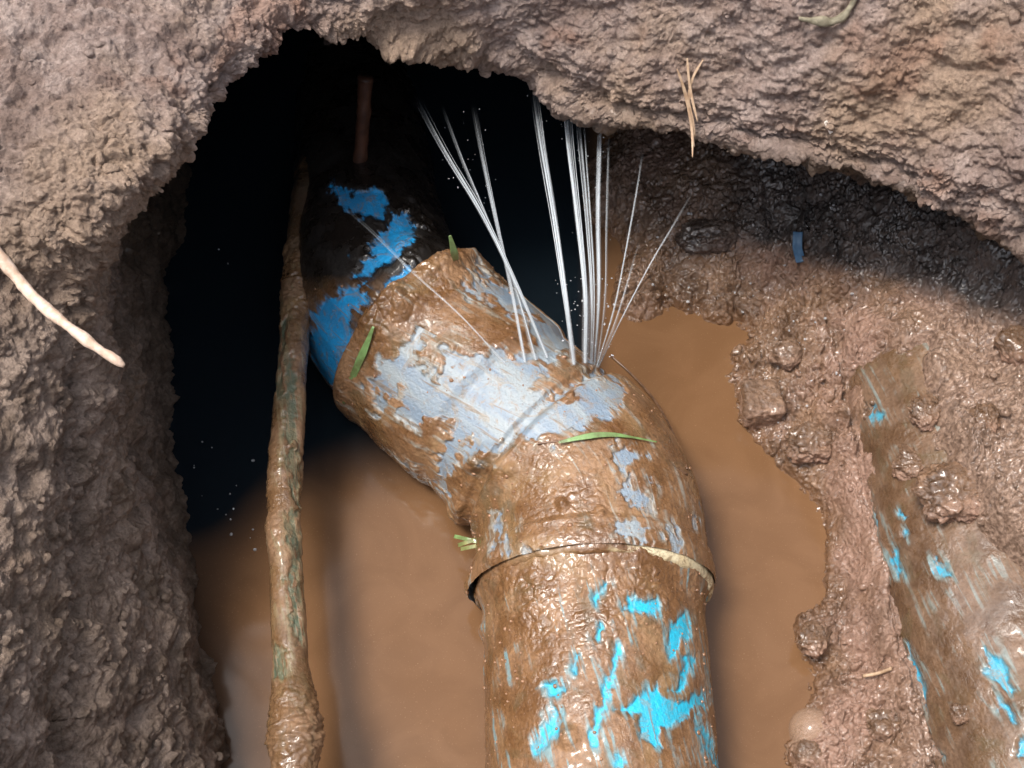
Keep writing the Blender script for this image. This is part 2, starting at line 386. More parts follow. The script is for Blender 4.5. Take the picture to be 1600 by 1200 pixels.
crk = np.abs(fbm(P*np.array([1, 1, 2.2]), 14, 4, 61))             # cracks
left = sstep(6.5, 4.0, S_)+sstep(23, 26, S_)
ck = -0.005*np.exp(-(crk/0.015)**2)*sstep(0.0, 0.3, fbm(P, 6, 2, 63))*(1-np.clip(left, 0, 1))-0.007
amp = 0.7+0.0*left
disp = big+(c1*1.0+c2+c3)*amp+ck
disp += fbm(P*np.array([1, 1.6, 1.6]), 42, 6, 71, 0.60)*0.0105*(1-.3*np.clip(left, 0, 1))+np.abs(fbm(P, 34, 4, 73, .6))*-0.008*np.clip(left+0.3, 0, 1)
disp *= np.where(far, 0.8, 1.0)
disp *= 1+0.7*np.exp(-((T_-5)/0.16)**2)
disp += np.exp(-((T_-5)/0.2)**2)*(fbm(P, 45, 3, 77)*0.006-0.002)
G = G+N_*disp[..., None]
Q = pix(G)
wet = sstep(5.25, 6.6, T_+0.45*fbm(P, 14, 3, 81))*(1-0)
wet = np.where(S_ > 13, sstep(5.0, 5.6, T_), wet)
wet = wet*(1-0.75*sstep(5.0, 3.0, S_)*sstep(8.0, 6.6, T_))
grey = np.clip(sstep(6.2, 3.2, S_+0.9*fbm(P, 7, 2, 83)), 0, 1)
black = np.clip(sstep(5.6, 6.6, T_+0.3*fbm(P, 20, 3, 82))*sstep(6.5, 9.0, S_)*sstep(23, 21, S_), 0, 1)  # dark soil under the lip; round the hollow its shade is painted in too
POOL = {}
POOL['ground'] = G.reshape(-1, 3)
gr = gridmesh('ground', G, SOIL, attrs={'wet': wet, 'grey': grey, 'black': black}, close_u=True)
tag(gr, kind='structure')

# ------------------------------------------------------------------ mud bed and right-hand bank: a height field through control points
ctl = [ # px, py, z
 (620,900,-.06),(620,1150,-.06),(450,900,-.06),(380,700,-.06),(400,500,-.07),(420,300,-.07),(500,150,-.07),(700,200,-.06),(850,250,-.05),(930,900,-.07),(930,1150,-.07),(700,600,-.06),(900,500,-.06),
 (650,1500,-.07),(950,1500,-.07),(500,0,-.08),(750,50,-.07),
 # shore of the channel at the right of the pipe
 (960,455,.004),(1010,470,.003),(1060,500,-.006),(1120,480,.006),(1165,520,.002),(1150,590,.002),(1175,660,.002),(1225,720,.002),(1270,770,.002),(1292,830,.001),(1302,900,.001),(1290,960,.003),(1258,985,.003),(1285,1040,.002),(1270,1100,.002),(1240,1160,.003),(1240,1230,.002),(1240,1400,.0),
 (1080,620,-.02),(1120,720,-.025),(1180,850,-.03),(1190,1000,-.03),(1180,1150,-.03),(1060,550,-.018),(1180,1400,-.03),
 # inside bank
 (1000,400,.012),(1060,420,.016),(930,330,.005),(1000,320,.02),(1100,340,.035),(1060,260,.035),(970,240,.015),(1120,440,.018),
 (1200,420,.030),(1200,520,.018),(1230,600,.020),(1260,680,.020),(1310,760,.020),(1340,860,.020),(1340,960,.020),(1340,1060,.018),(1310,1150,.016),(1340,1200,.02),(1340,1400,.02),
 (1250,330,.05),(1300,420,.05),(1330,520,.045),(1400,600,.055),(1450,700,.085),(1520,800,.105),(1600,900,.115),(1700,1000,.12),
 (1400,450,.065),(1500,500,.085),(1600,560,.105),(1500,600,.09),(1600,680,.115),(1700,800,.14),
 (1300,300,.07),(1400,340,.09),(1500,380,.11),(1600,430,.13),(1200,250,.06),(1700,560,.15),(1850,700,.17),(1850,1000,.16),(1850,1300,.15),(1850,400,.15),
 (1480,640,.092),(1480,530,.088),(1420,560,.066),(1440,480,.075),(1520,720,.105),
 (1520,1000,.085),(1560,1120,.075),(1560,1250,.075),(1560,1400,.075),(1450,1000,.05),(1460,1150,.045),(1460,1300,.045),(1400,900,.035),(1420,830,.045),
 (1150,150,.03),(1350,200,.08),(1550,280,.12),(1000,100,.0),
]
cp = np.array([at(*p) for p in ctl])
def tps_fit(XY, z, lam=2e-5):
    d = np.linalg.norm(XY[:, None]-XY[None], axis=-1); Kk = np.where(d > 0, d*d*np.log(d+1e-12), 0)+lam*np.eye(len(XY))
    Pm = np.c_[np.ones(len(XY)), XY]; A = np.block([[Kk, Pm], [Pm.T, np.zeros((3, 3))]])
    return np.linalg.solve(A, np.r_[z, 0, 0, 0])
wts = tps_fit(cp[:, :2], cp[:, 2])
def bedz(X, Y):
    XY = np.stack([X, Y], -1); r = wts[-3]+wts[-2]*X+wts[-1]*Y
    for i in range(len(cp)):
        d = np.hypot(X-cp[i, 0], Y-cp[i, 1]); r = r+wts[i]*d*d*np.log(d+1e-12)
    return r
xb = np.concatenate([np.linspace(-.42, .06, 60, endpoint=False), np.linspace(.06, .46, 620, endpoint=False), np.linspace(.46, .62, 50)])
yb = np.concatenate([np.linspace(-.60, -.34, 60, endpoint=False), np.linspace(-.34, .34, 950, endpoint=False), np.linspace(.34, .75, 70)])
XX, YY = np.meshgrid(xb, yb)
ZZ = bedz(XX, YY)
Bp = np.stack([XX, YY, ZZ], -1)
above = sstep(-.022, .003, ZZ)
qq = pix(Bp)
farmud = sstep(560, 430, qq[..., 1])*sstep(1350, 1150, qq[..., 0])   # smooth slumped glossy mud at the back
rough = 1-0.25*farmud
wob = fbm(Bp, 16, 3, 91)*0.008
k1 = clods(Bp, 34, 93)*0.012; k2 = clods(Bp, 85, 97)*0.0095; k3 = clods(Bp, 200, 101)*0.0042+clods(Bp, 420, 102)*0.0016+fbm(Bp, 60, 5, 104, .65)*0.006
patch = sstep(-.15, .35, fbm(Bp, 9, 2, 103))
hb = wob+above*rough*(k1*(0.35+0.9*patch)+k2*(0.4+0.6*patch)+k3)+fbm(Bp, 180, 2, 105)*0.0010*above
Bp[..., 2] += hb-0.004*above
wob_x = 0.006*fbm(Bp, 40, 3, 107)*above; Bp[..., 0] += wob_x
# the buried pipe lies in the bank: its axis, and the mud drawn back off its top and left side
RBUR = 0.068
BAX = np.array([at(1700, 1440, .034), at(1638, 1200, .034), at(1545, 900, .030), at(1478, 640, .016), at(1425, 480, -.008), at(1385, 350, -.045)])
bx = catmull(BAX, 200)
ax = np.interp(Bp[..., 1], bx[:, 1], bx[:, 0]); az = np.interp(Bp[..., 1], bx[:, 1], bx[:, 2]); so = Bp[..., 0]-ax+0.010*fbm(Bp, 20, 4, 113)
lim = az+np.sqrt(np.clip(RBUR**2-np.clip(so, -RBUR, RBUR)**2, 0, None))-.007
inb = sstep(-RBUR-.004, -RBUR+.004, so)*sstep(-.018, -.036, so+.020*fbm(Bp, 30, 4, 117)-.055*sstep(-.10, -.22, Bp[..., 1]))*sstep(.065, .0, Bp[..., 1]+.05*fbm(Bp, 14, 3, 115))
Bp[..., 2] = Bp[..., 2]*(1-inb)+np.minimum(Bp[..., 2], lim)*inb
cov = (1-inb)*sstep(RBUR+.020, RBUR+.004, np.abs(so))
top_ = az+np.sqrt(np.clip(RBUR**2-np.clip(so, -RBUR, RBUR)**2, 0, None))+.008+.6*hb+.004*fbm(Bp, 30, 4, 118)
Bp[..., 2] = Bp[..., 2]+cov*np.clip(top_-Bp[..., 2], 0, .12)
q = pix(Bp)
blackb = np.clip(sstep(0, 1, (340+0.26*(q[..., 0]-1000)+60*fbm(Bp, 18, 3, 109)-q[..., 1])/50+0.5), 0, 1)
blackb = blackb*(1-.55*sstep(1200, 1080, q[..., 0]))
dryb = np.clip(sstep(1330, 1560, q[..., 0]+120*fbm(Bp, 14, 3, 111)), 0, 1)*sstep(360, 520, q[..., 1])
POOL['bank'] = Bp.reshape(-1, 3)
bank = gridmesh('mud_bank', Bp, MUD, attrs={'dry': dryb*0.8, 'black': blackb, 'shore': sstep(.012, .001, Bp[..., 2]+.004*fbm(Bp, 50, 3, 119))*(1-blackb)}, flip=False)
tag(bank, kind='structure')

# ------------------------------------------------------------------ muddy water
xw = np.linspace(-.42, .45, 330); yw = np.linspace(-.60, .70, 430)
XX, YY = np.meshgrid(xw, yw); Wp = np.stack([XX, YY, 0*XX], -1)
Wp[..., 2] = 0.0005*fbm(Wp, 25, 2, 121)
qw = pix(Wp)
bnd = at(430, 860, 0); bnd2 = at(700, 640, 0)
clear = sstep(965, 900, qw[..., 0])*sstep(0.0, 0.075, (YY-(bnd[1]+0.015*fbm(Wp, 12, 3, 123)))-(0.30*(XX-bnd[0])).clip(-1, 0.2))  # mask of the water painted near black for the hollow's shade
clear = np.clip(clear+0.6*sstep(440, 300, qw[..., 0]-40*fbm(Wp, 14, 2, 125)-(qw[..., 1]-900)*0.22), 0, 1)  # plus the dark wall's reflection, painted in along the left
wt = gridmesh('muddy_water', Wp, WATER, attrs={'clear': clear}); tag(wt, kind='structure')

# ------------------------------------------------------------------ big pipe with elbow
def bare_field(V, dirs, polys, sc=1.0, warp=16):
    """signed distance in pixels to the traced bare spots, for the side of the pipe that faces up and the camera"""
    Qp = pix(V); f = np.full(V.shape[:-1], -40.0)
    Qp = Qp+np.stack([fbm(V, 45, 4, 211, .6)*warp+fbm(V, 190, 2, 213)*warp*.35, fbm(V, 45, 4, 215, .6)*warp*1.3+fbm(V, 190, 2, 217)*warp*.35], -1)
    for p in polys: f = np.maximum(f, polysd(Qp, p))
    facing = (dirs*(CAM-V)).sum(-1) > 0
    hid = fbm(V, 22, 3, 200)*60-22                                    # the sides nobody traced get random scrapes
    return np.where(facing, np.clip(f, -40, 12), np.clip(hid, -40, 12))*sc
def bumps_at(V, lst):
    Qp = pix(V); h = 0
    for (x, y, r, hh) in lst:
        d2 = ((Qp[..., 0]-x)**2+(Qp[..., 1]-y)**2)/(r*r); h = h+hh*np.exp(-d2**1.5)
    return h
ZA = 0.034                                                            # height of the pipe's axis
A0 = at(948, 1330, ZA); A1 = at(918, 770, ZA)
A1[0] += 0.0
dirA = (A1-A0)/np.linalg.norm(A1-A0)
dB = at(640, 520, ZA)-A1; dB[2] = 0; dirB = dB/np.linalg.norm(dB)
dirB = dirB.copy(); 
RB = 0.085
cosT = dirA@dirB; theta = math.acos(cosT); tl = RB*math.tan(theta/2)
# centre line of the bend
nrm = dirB-dirA*cosT; nrm /= np.linalg.norm(nrm); cc = A1-dirA*tl+nrm*RB
def bend(t): return cc-nrm*RB*math.cos(t*theta)+dirA*RB*math.sin(t*theta)
rim_y = at(935, 925, ZA)                                              # socket mouth of the near side
RIM = A1+dirA*((rim_y-A1)@dirA)
LB = np.linalg.norm(at(645, 524, ZA)-A1)                              # far socket mouth
RIM2 = A1+dirB*LB
def line(a_, b_, n): return a_+(b_-a_)*np.linspace(0, 1, n)[:, None]
pl = np.concatenate([line(RIM, A1-dirA*tl, 260)[:-1], np.array([bend(t) for t in np.linspace(0, 1, 200)])[:-1], line(A1+dirB*tl, RIM2, 220)])
Lp = np.r_[0, np.cumsum(np.linalg.norm(np.diff(pl, axis=0), axis=1))]; Ltot = Lp[-1]
R0 = 0.0680; RP = 0.0680
ang = np.concatenate([np.linspace(-2.3, 2.3, 560, endpoint=False), np.linspace(2.3, 2*math.pi-2.3, 90, endpoint=False)])
def ring(x, c_, w_): return np.exp(-((x-c_)/w_)**4)
rr = R0-.001+0.0015*sstep(0.15, 0.08, Lp)+0.0050*sstep(0.106, 0.099, Lp)-0.0025*ring(Lp, 0.108, 0.004)+0.0025*sstep(0.022, 0.017, Lp)+0.0035*sstep(Ltot-0.088, Ltot-0.078, Lp)+0.0010*ring(Lp, 0.006, 0.006)+0.002*ring(Lp, Ltot-0.006, 0.006)
V, dr = sweep(pl, rr, ang)
def Z5(u, v): return (450+u/2.2857, 330+v/2.2857)
def Z4(u, v): return (800+u/2, 600+v/2)
def Z(f, pts): return [f(*p) for p in pts]
white = [
 Z(Z5, [(500,405),(440,440),(400,500),(340,540),(300,600),(310,650),(350,700),(390,690),(420,640),(440,650),(425,700),(420,760),(440,770),(500,720),(540,710),(575,760),(580,830),(520,850),(540,890),(530,940),(560,965),(600,960),(620,900),(650,850),(680,840),(720,850),(780,790),(830,775),(900,780),(1000,775),(1100,750),(1180,700),(1215,640),(1200,610),(1070,598),(1040,625),(1000,640),(930,645),(870,640),(900,590),(950,550),(930,510),(840,520),(790,555),(740,530),(660,530),(620,500),(560,540),(540,610),(500,560),(460,550),(450,500),(510,440)]),
 Z(Z5, [(650,240),(700,235),(770,225),(860,290),(960,370),(1010,440),(1030,500),(940,530),(900,480),(860,400),(800,350),(720,330),(690,310)]),
 Z(Z5, [(1050,495),(1150,510),(1215,560),(1210,600),(1130,575),(1060,520)]),
 Z(Z5, [(345,870),(400,890),(440,950),(480,1040),(460,1060),(400,1010),(350,950)]),
 Z(Z5, [(738,1075),(770,1090),(785,1150),(795,1220),(765,1215),(745,1150)]),
 Z(Z5, [(1170,880),(1200,855),(1235,870),(1240,920),(1205,945),(1172,920)]),
 Z(Z5, [(1185,1000),(1240,990),(1290,1050),(1250,1085),(1195,1060)]),
 Z(Z5, [(1310,960),(1325,965),(1335,1015),(1318,1010)]),
 Z(Z5, [(1450,1035),(1475,1060),(1520,1160),(1505,1165),(1460,1090)]),
 Z(Z4, [(330,465),(380,450),(430,465),(440,510),(400,525),(345,510)]),
 Z(Z4, [(490,440),(520,470),(540,520),(520,540),(500,490)]),
 Z(Z4, [(20,560),(70,525),(110,520),(100,545),(40,580)]),
]
def mudify(V, dr, bare, k, thick=0.0010, lumps=None, lump_amt=0.5, lscale=60):
    m = sstep(4, -9, bare)
    l = clods(V, 110, k)*0.0026+clods(V, 260, k+9)*0.0020
    mask = sstep(0.12, 0.5, fbm(V, 22, 4, k+3, .6))*lump_amt*1.3
    h = m*(thick+fbm(V, 30, 3, k+5)*0.0012+fbm(V, 160, 3, k+6)*0.0005+l*mask)
    if lumps is not None: h = h+lumps*(0.6+0.5*clods(V, lscale, k+7)+0.3*clods(V, lscale*2.6, k+8))
    return V+dr*h[..., None]
bare = bare_field(V, dr, white, 1.0, 30)
lump = bumps_at(V, [(600,490,44,.008),(660,400,42,.004),(705,410,34,.003),(615,455,20,.005),(765,715,22,.008),(740,722,14,.006),(800,735,10,.004),(640,470,26,.006),(740,385,16,.004),(560,700,16,.004),(610,755,16,.005),(720,800,20,.006),(880,790,9,.004),(938,800,9,.003),(715,920,26,.006)])
sm = bumps_at(V, [(845,705,60,.4),(920,780,90,.5),(680,430,60,.7),(600,500,50,.6)])
V2 = mudify(V, dr, bare, 301, lumps=lump, lump_amt=0.28)
V2 = V2+dr*((clods(V, 170, 333)*0.0020*np.clip(sm, 0, 1)*sstep(2, -5, bare))[..., None])
# cuts in the bend where the water escapes
uvw = np.stack([Lp[:, None]*np.ones(len(ang)), ang[None]*R0*np.ones((len(pl), 1)), 0*V[..., 0]], -1)
root = empty('water_pipe', (A1[0], A1[1], ZA-R0)); tag(root, 'thick burst water pipe with a mud smeared white elbow joint, jets spraying from its bend', 'pipe')
blk0 = 0*bare
POOL['elbow'] = V2.reshape(-1, 3)
elb = adopt(gridmesh('elbow', V2, M_ELB, attrs={'bare': bare, 'uvw': uvw, 'black': blk0}, close_v=True), root)
tag(elb, 'pale elbow fitting smeared with brown mud')
def tube(name, P, r, mat, m=24, parent=None, attrs=None, dispf=None, cap=True):
    ang_ = np.linspace(0, 2*math.pi, m, endpoint=False)
    r = np.asarray(r)*np.ones(len(P))
    if cap:
        P = np.concatenate([P[:1], P, P[-1:]]); r = np.r_[1e-5, r, 1e-5]
        P[0] -= (P[2]-P[1])*0.01; P[-1] += (P[-2]-P[-3])*0.01
        Vt, dt = sweep_fixed(P, r, ang_)
    else: Vt, dt = sweep_fixed(P, r, ang_)
    if dispf is not None: Vt = Vt+dt*dispf(Vt)[..., None]*(np.minimum(1, r/ r.max()*2)[:, None, None])
    L = np.r_[0, np.cumsum(np.linalg.norm(np.diff(P, axis=0), axis=1))]
    at_ = {'uvw': np.stack([L[:, None]*np.ones(m), ang_[None]*np.ones((len(P), 1))*r.max(), 0*Vt[..., 0]], -1)}
    if attrs: at_.update({k: (v(Vt) if callable(v) else v) for k, v in attrs.items()})
    return gridmesh(name, Vt, mat, parent, at_, close_v=True)
def sweep_fixed(P, r, ang_):
    T = np.gradient(P, axis=0); T /= np.maximum(np.linalg.norm(T, axis=1, keepdims=True), 1e-12)
    ref = np.array([0, 0, 1.0]) if abs(T.mean(0)[2]) < 0.8*np.linalg.norm(T.mean(0)) else np.array([0, 1.0, 0.1])
    R = np.cross(T, ref); R /= np.linalg.norm(R, axis=1, keepdims=True); N = np.cross(R, T)
    d_ = N[:, None]*np.cos(ang_)[None, :, None]+R[:, None]*np.sin(ang_)[None, :, None]
    return P[:, None]+d_*r[:, None, None], d_
# faces that close the socket mouths, and the cream rim at the near mouth
def annulus(name, c_, dirv, r0, r1, mat):
    P_ = np.array([c_, c_+dirv*0.0005]); Va, _ = sweep(np.array([c_-dirv*1e-4, c_]), [r0, r0], ang); Vb, _ = sweep(np.array([c_-dirv*1e-4, c_]), [r1, r1], ang)
    return gridmesh(name, np.stack([Va[1], Vb[1]]), mat, close_v=True)
CREAM = mat_plain('cream_rim', (0.62, 0.52, 0.33), (0.72, 0.66, 0.50), 0.35, 180, coat=0.5)
MUDP = mat_plain('smeared_mud', (0.22, 0.11, 0.055), (0.38, 0.215, 0.13), 0.3, 120, coat=0.6)
# rim: torus-like bead round the near mouth, bare cream on the right and mud on the left
ra = np.linspace(0, 2*math.pi, 420, endpoint=False); rb_ = np.linspace(0, 2*math.pi, 14, endpoint=False)
_, R_, N2_ = frames(np.array([RIM, RIM+dirA*.01])); R_, N2_ = R_[0], N2_[0]
rd = N2_[None]*np.cos(ra)[:, None]+R_[None]*np.sin(ra)[:, None]
minr = (0.0022+0.0013*np.clip(rd@R_*1.6, 0, 1)**2)*(1+0.35*fbm(rd*0.08, 50, 3, 411))
rim = RIM+dirA*.002+rd[:, None]*(R0+0.0046+np.cos(rb_)[None, :, None]*minr[:, None, None])+dirA*(np.sin(rb_)[None, :, None]*minr[:, None, None]*2.3)
rdd = rd[:, None]*np.cos(rb_)[None, :, None]+dirA*np.sin(rb_)[None, :, None]
qr = pix(rim); barer = np.clip(np.minimum(qr[..., 0]-985, 1122-qr[..., 0])*0.4, -30, 8)
rim = rim+rdd*(((fbm(rim, 60, 4, 413)*0.0022+clods(rim, 300, 415)*.0009)*sstep(2, -4, barer))[..., None])
M_RIM = mat_pipe('rim_muddy', (0.70, 0.62, 0.42), (0.62, 0.50, 0.30), edge=3.0, film=0.2)
ro_ = adopt(gridmesh('socket_rim', rim, M_RIM, attrs={'bare': barer, 'uvw': rim, 'black': barer*0}, close_u=True, close_v=True), root)
ro_.parent = elb
# near pipe
near_end = A0-dirA*0.10
P1 = line(near_end, RIM+dirA*0.03, 620)
V, dr = sweep(P1, np.full(len(P1), RP), ang)
blue = [
 Z(Z4, [(530,715),(552,730),(545,780),(510,840),(480,855),(473,810),(500,750)]),
 Z(Z4, [(318,1000),(380,965),(450,952),(462,905),(482,970),(520,1000),(590,972),(605,1010),(550,1030),(540,1062),(465,1070),(475,1140),(430,1110),(400,1090),(385,1060),(395,1030)]),
 Z(Z4, [(325,815),(337,850),(290,980),(265,1090),(270,1125),(240,1132),(235,1100),(260,1020),(290,930),(310,840)]),
 Z(Z4, [(147,1022),(138,1080),(90,1160),(78,1130),(110,1070)]),
 Z(Z4, [(110,955),(140,948),(155,970),(135,988)]),
 Z(Z4, [(285,598),(292,620),(268,685),(255,665)]),
 Z(Z4, [(355,655),(400,690),(440,668),(458,690),(440,725),(400,715),(365,695)]),
 Z(Z4, [(565,1045),(600,1085),(655,1200),(632,1200),(590,1110)]),
 Z(Z4, [(320,1150),(345,1150),(355,1180),(330,1185)]),
 Z(Z4, [(610,920),(630,915),(632,950),(615,955)]),
 Z(Z4, [(190,900),(200,850),(212,850),(200,915)]),
 Z(Z4, [(255,800),(275,750),(280,760),(262,815)]),
 Z(Z4, [(530,870),(560,850),(555,900),(520,950),(495,955),(530,915)]),
]
L1 = np.linspace(0, 1, len(P1))*np.linalg.norm(P1[-1]-P1[0])
bare = bare_field(V, dr, blue); V2 = mudify(V, dr, bare, 421, lumps=bumps_at(V, [(890,1155,16,.005),(830,930,40,.004),(745,985,20,.005),(1130,1000,16,.006)]), lump_amt=0.25)
sc_ = bumps_at(V, [(900,950,110,.6),(1010,930,60,.5)]); V2 = V2+dr*((clods(V, 190, 433)*0.0022*np.clip(sc_, 0, 1)*sstep(2, -5, bare))[..., None])
nr = (V-RIM)@dirA; V2 = V2+dr*((np.exp(-(nr/(.012+.006*fbm(V, 40, 3, 435)))**2)*(.0045+.002*fbm(V, 90, 3, 437)))[..., None])
uvw = np.stack([L1[:, None]*np.ones(len(ang)), ang[None]*R0*np.ones((len(P1), 1)), 0*V[..., 0]], -1)
POOL['low'] = V2.reshape(-1, 3)
tag(adopt(gridmesh('pipe', V2, M_LOW, attrs={'bare': bare, 'uvw': uvw, 'black': bare*0}, close_v=True), root), 'near length of pipe, mud coated with bright blue scrapes')
# far pipe running off into the dark hollow: it keeps the elbow's direction then sags a little forward
e0 = RIM2-dirB*0.03
e1 = RIM2+dirB*0.05; e2 = at(470, 250, ZA-.005); e3 = at(430, 60, ZA-0.02)
P2 = catmull([e0, RIM2, at(598, 462, ZA-.004), at(582, 400, ZA-.006), at(574, 330, ZA-.018), at(562, 200, ZA-.055), at(545, 20, ZA-.12)], 420)
V, dr = sweep(P2, 0.052+0.014*sstep(150, 20, np.arange(len(P2))), ang)
fblue = [
 [(600,345),(640,345),(640,390),(625,420),(600,425),(572,442),(550,430),(568,408),(590,388)],
 [(520,465),(545,452),(585,455),(582,475),(555,490),(548,505),(575,540),(565,565),(545,590),(510,600),(482,580),(482,498),(500,480)],
 [(618,442),(645,432),(645,455),(612,465)],
 [(520,285),(560,300),(600,300),(605,335),(560,330),(525,310)],
 [(515,608),(535,610),(540,645),(522,635)],
]
bare = bare_field(V, dr, fblue); V2 = mudify(V, dr, bare, 441, lump_amt=0.8, thick=0.002, lumps=bumps_at(V, [(600,480,40,.008),(640,400,30,.008)]))
L2 = np.linspace(0, 1, len(P2))*0.5
uvw = np.stack([L2[:, None]*np.ones(len(ang)), ang[None]*R0*np.ones((len(P2), 1)), 0*V[..., 0]], -1)
qf = pix(V); fb = sstep(470, 400, qf[..., 1]+20*fbm(V, 30, 3, 445));  # blackens the far stretch: the hollow's shade painted on
POOL['far'] = V2.reshape(-1, 3)
tag(adopt(gridmesh('pipe', V2, M_FAR, attrs={'bare': bare, 'uvw': uvw, 'black': np.clip(fb*1.0+0.45, 0, 1)}, close_v=True), root), 'far length of bright blue pipe running off under the soil, patched with dark mud, its far end painted dark for shade')
# small end faces of the far socket
an = adopt(annulus('socket_face', RIM2, dirB, RP*0.70, R0+0.0050, MUDP), root); an.parent = elb

# ------------------------------------------------------------------ thin pipe at the left
tp = [at(462,1420,.075), at(463,1200,.075), at(455,1050,.072), at(448,900,.07), at(444,780,.068), at(452,640,.064), at(460,500,.058), at(468,400,.052), at(478,310,.046), at(488,260,.030), at(494,190,.004), at(498,130,-.03)]
PT = catmull(tp, 900)
rt = 0.0090*np.ones(len(PT))
aT = np.linspace(0, 2*math.pi, 80, endpoint=False)
V, dr = sweep(PT, rt, aT)
LT = np.r_[0, np.cumsum(np.linalg.norm(np.diff(PT, axis=0), axis=1))]
qt = pix(V)
tb = [[(447,560),(458,560),(466,700),(464,790),(455,770),(446,680)], [(449,800),(462,800),(468,940),(462,1000),(452,900)], [(438,480),(446,480),(440,620),(432,620)], [(436,1010),(446,1020),(444,1060),(434,1050)]]
bare = bare_field(V, dr, tb); bare = np.where(fbm(V, 60, 3, 455) > 0.45, -10, bare)
lm = 0.45*bumps_at(V, [(438,850,26,.004),(430,820,18,.004),(455,1120,55,.006),(480,1100,40,.006),(465,1190,60,.007),(440,1160,40,.005),(495,1150,30,.004),(440,700,16,.003)])
V2 = mudify(V, dr, bare, 461, thick=0.0014, lump_amt=0.6, lumps=lm, lscale=150)
uvw = np.stack([LT[:, None]*np.ones(len(aT)), aT[None]*0.0125*np.ones((len(PT), 1)), 0*V[..., 0]], -1)
tt = tag(gridmesh('thin_pipe', V2, M_THIN, attrs={'bare': bare, 'uvw': uvw, 'black': 0.6*sstep(420, 330, qt[..., 1])}, close_v=True), 'thin mud caked pipe running lengthwise over the brown water on the left', 'pipe')  # far end darkened: shade painted into its mud colour

# ------------------------------------------------------------------ pipe half buried in the right bank
PB = catmull(BAX, 900)
V, dr = sweep(PB, np.full(len(PB), RBUR), ang)
sb = [
 Z(Z4, [(1093,60),(1130,75),(1160,100),(1145,122),(1120,95)]),
 Z(Z4, [(1112,340),(1122,345),(1136,440),(1132,500),(1125,590),(1108,560),(1106,430)]),
 Z(Z4, [(1215,390),(1248,408),(1238,422)]), Z(Z4, [(1235,462),(1252,470),(1240,490)]), Z(Z4, [(1195,520),(1215,540),(1228,605),(1205,600)]),
 Z(Z4, [(1310,540),(1350,555),(1368,612),(1345,600),(1320,580)]),
 Z(Z4, [(1235,815),(1275,880),(1292,960),(1300,1035),(1280,1000),(1255,900)]),
 Z(Z4, [(1475,820),(1490,855),(1530,865),(1560,905),(1592,950),(1575,968),(1530,940),(1488,900)]),
 Z(Z4, [(1510,965),(1560,1010),(1575,1055),(1530,1015)]),
 Z(Z4, [(1235,1045),(1280,1075),(1315,1140),(1270,1115)]), Z(Z4, [(1585,1110),(1615,1120),(1610,1190),(1570,1165)]),
 Z(Z4, [(1030,80),(1050,80),(1055,240),(1035,230)]), Z(Z4, [(1310,1120),(1360,1150),(1340,1165)]),
]
bare = bare_field(V, dr, sb)
V2 = mudify(V, dr, bare, 471, thick=0.0015, lump_amt=0.7)
LL = np.r_[0, np.cumsum(np.linalg.norm(np.diff(PB, axis=0), axis=1))]
uvw = np.stack([LL[:, None]*np.ones(len(ang)), ang[None]*0.0755*np.ones((len(PB), 1)), 0*V[..., 0]], -1)
POOL['buried'] = V2.reshape(-1, 3)
tag(gridmesh('buried_pipe', V2, M_SIDE, attrs={'bare': bare, 'uvw': uvw, 'black': bare*0}, close_v=True), 'thick mud covered pipe half buried in the right bank with small blue scrapes', 'pipe')


# ------------------------------------------------------------------ small things lying on the surfaces
POOL['water'] = Wp.reshape(-1, 3)
_pc = {}
def surf(px, py, names=('ground', 'bank', 'elbow', 'low', 'far', 'buried', 'water'), r=5):
    """the built surface point seen at a photo pixel"""
    best = None; bd = 1e9
    for n in names:
        if n not in _pc:
            v = POOL[n]; q_ = pix(v); ok = (q_[:, 0] > -150) & (q_[:, 0] < 1750) & (q_[:, 1] > -150) & (q_[:, 1] < 1350) & (v[:, 2] < 0.6)
            _pc[n] = (v[ok], q_[ok])
        v, q_ = _pc[n]; m = (np.abs(q_[:, 0]-px) < r) & (np.abs(q_[:, 1]-py) < r)
        if m.any():
            vv = v[m]; d_ = ((vv-CAM)@FWD); i = d_.argmin()
            if d_[i] < bd: bd = d_[i]; best = vv[i]
    if best is None: best = at(px, py, 0.0)
    return best.copy()
import bmesh
def rock(name, c_, size, mat, seed, boxy=0.0, rot=0.3, sub=5, parent=None, rgh=0.18, label=None, cat=None, group=None, attrs=True):
    bm = bmesh.new(); bmesh.ops.create_icosphere(bm, subdivisions=sub, radius=1.0)
    me = bpy.data.meshes.new(name); bm.to_mesh(me); bm.free()
    co = np.zeros(len(me.vertices)*3); me.vertices.foreach_get('co', co); co = co.reshape(-1, 3)
    if boxy: 
        p = 2+6*boxy; co = co/(np.abs(co)**p).sum(1, keepdims=True)**(1/p)
    off = np.array([seed*3.7, seed*1.3, seed*.7])
    h = fbm(co+off, 1.1, 4, 500)*rgh*1.6+clods(co+off, 2.2, 510)*rgh*0.8+clods(co+off, 5.5, 520)*rgh*0.5+clods(co+off, 12, 530)*rgh*0.28+fbm(co+off, 9, 4, 540)*rgh*.3
    co = co*(1+h[:, None])*np.array(size)*0.5
    ca, sa = math.cos(rot), math.sin(rot); co = co@np.array([[ca, sa, 0], [-sa, ca, 0], [0, 0, 1]])
    me.vertices.foreach_set('co', co.reshape(-1)); me.polygons.foreach_set('use_smooth', np.ones(len(me.polygons), bool)); me.update()
    for k_ in ('dry', 'black', 'wet', 'grey'): me.attributes.new(k_, 'FLOAT', 'POINT')
    o = link(name, me, mat, parent); o.location = tuple(c_); tag(o, label, cat, group); return o
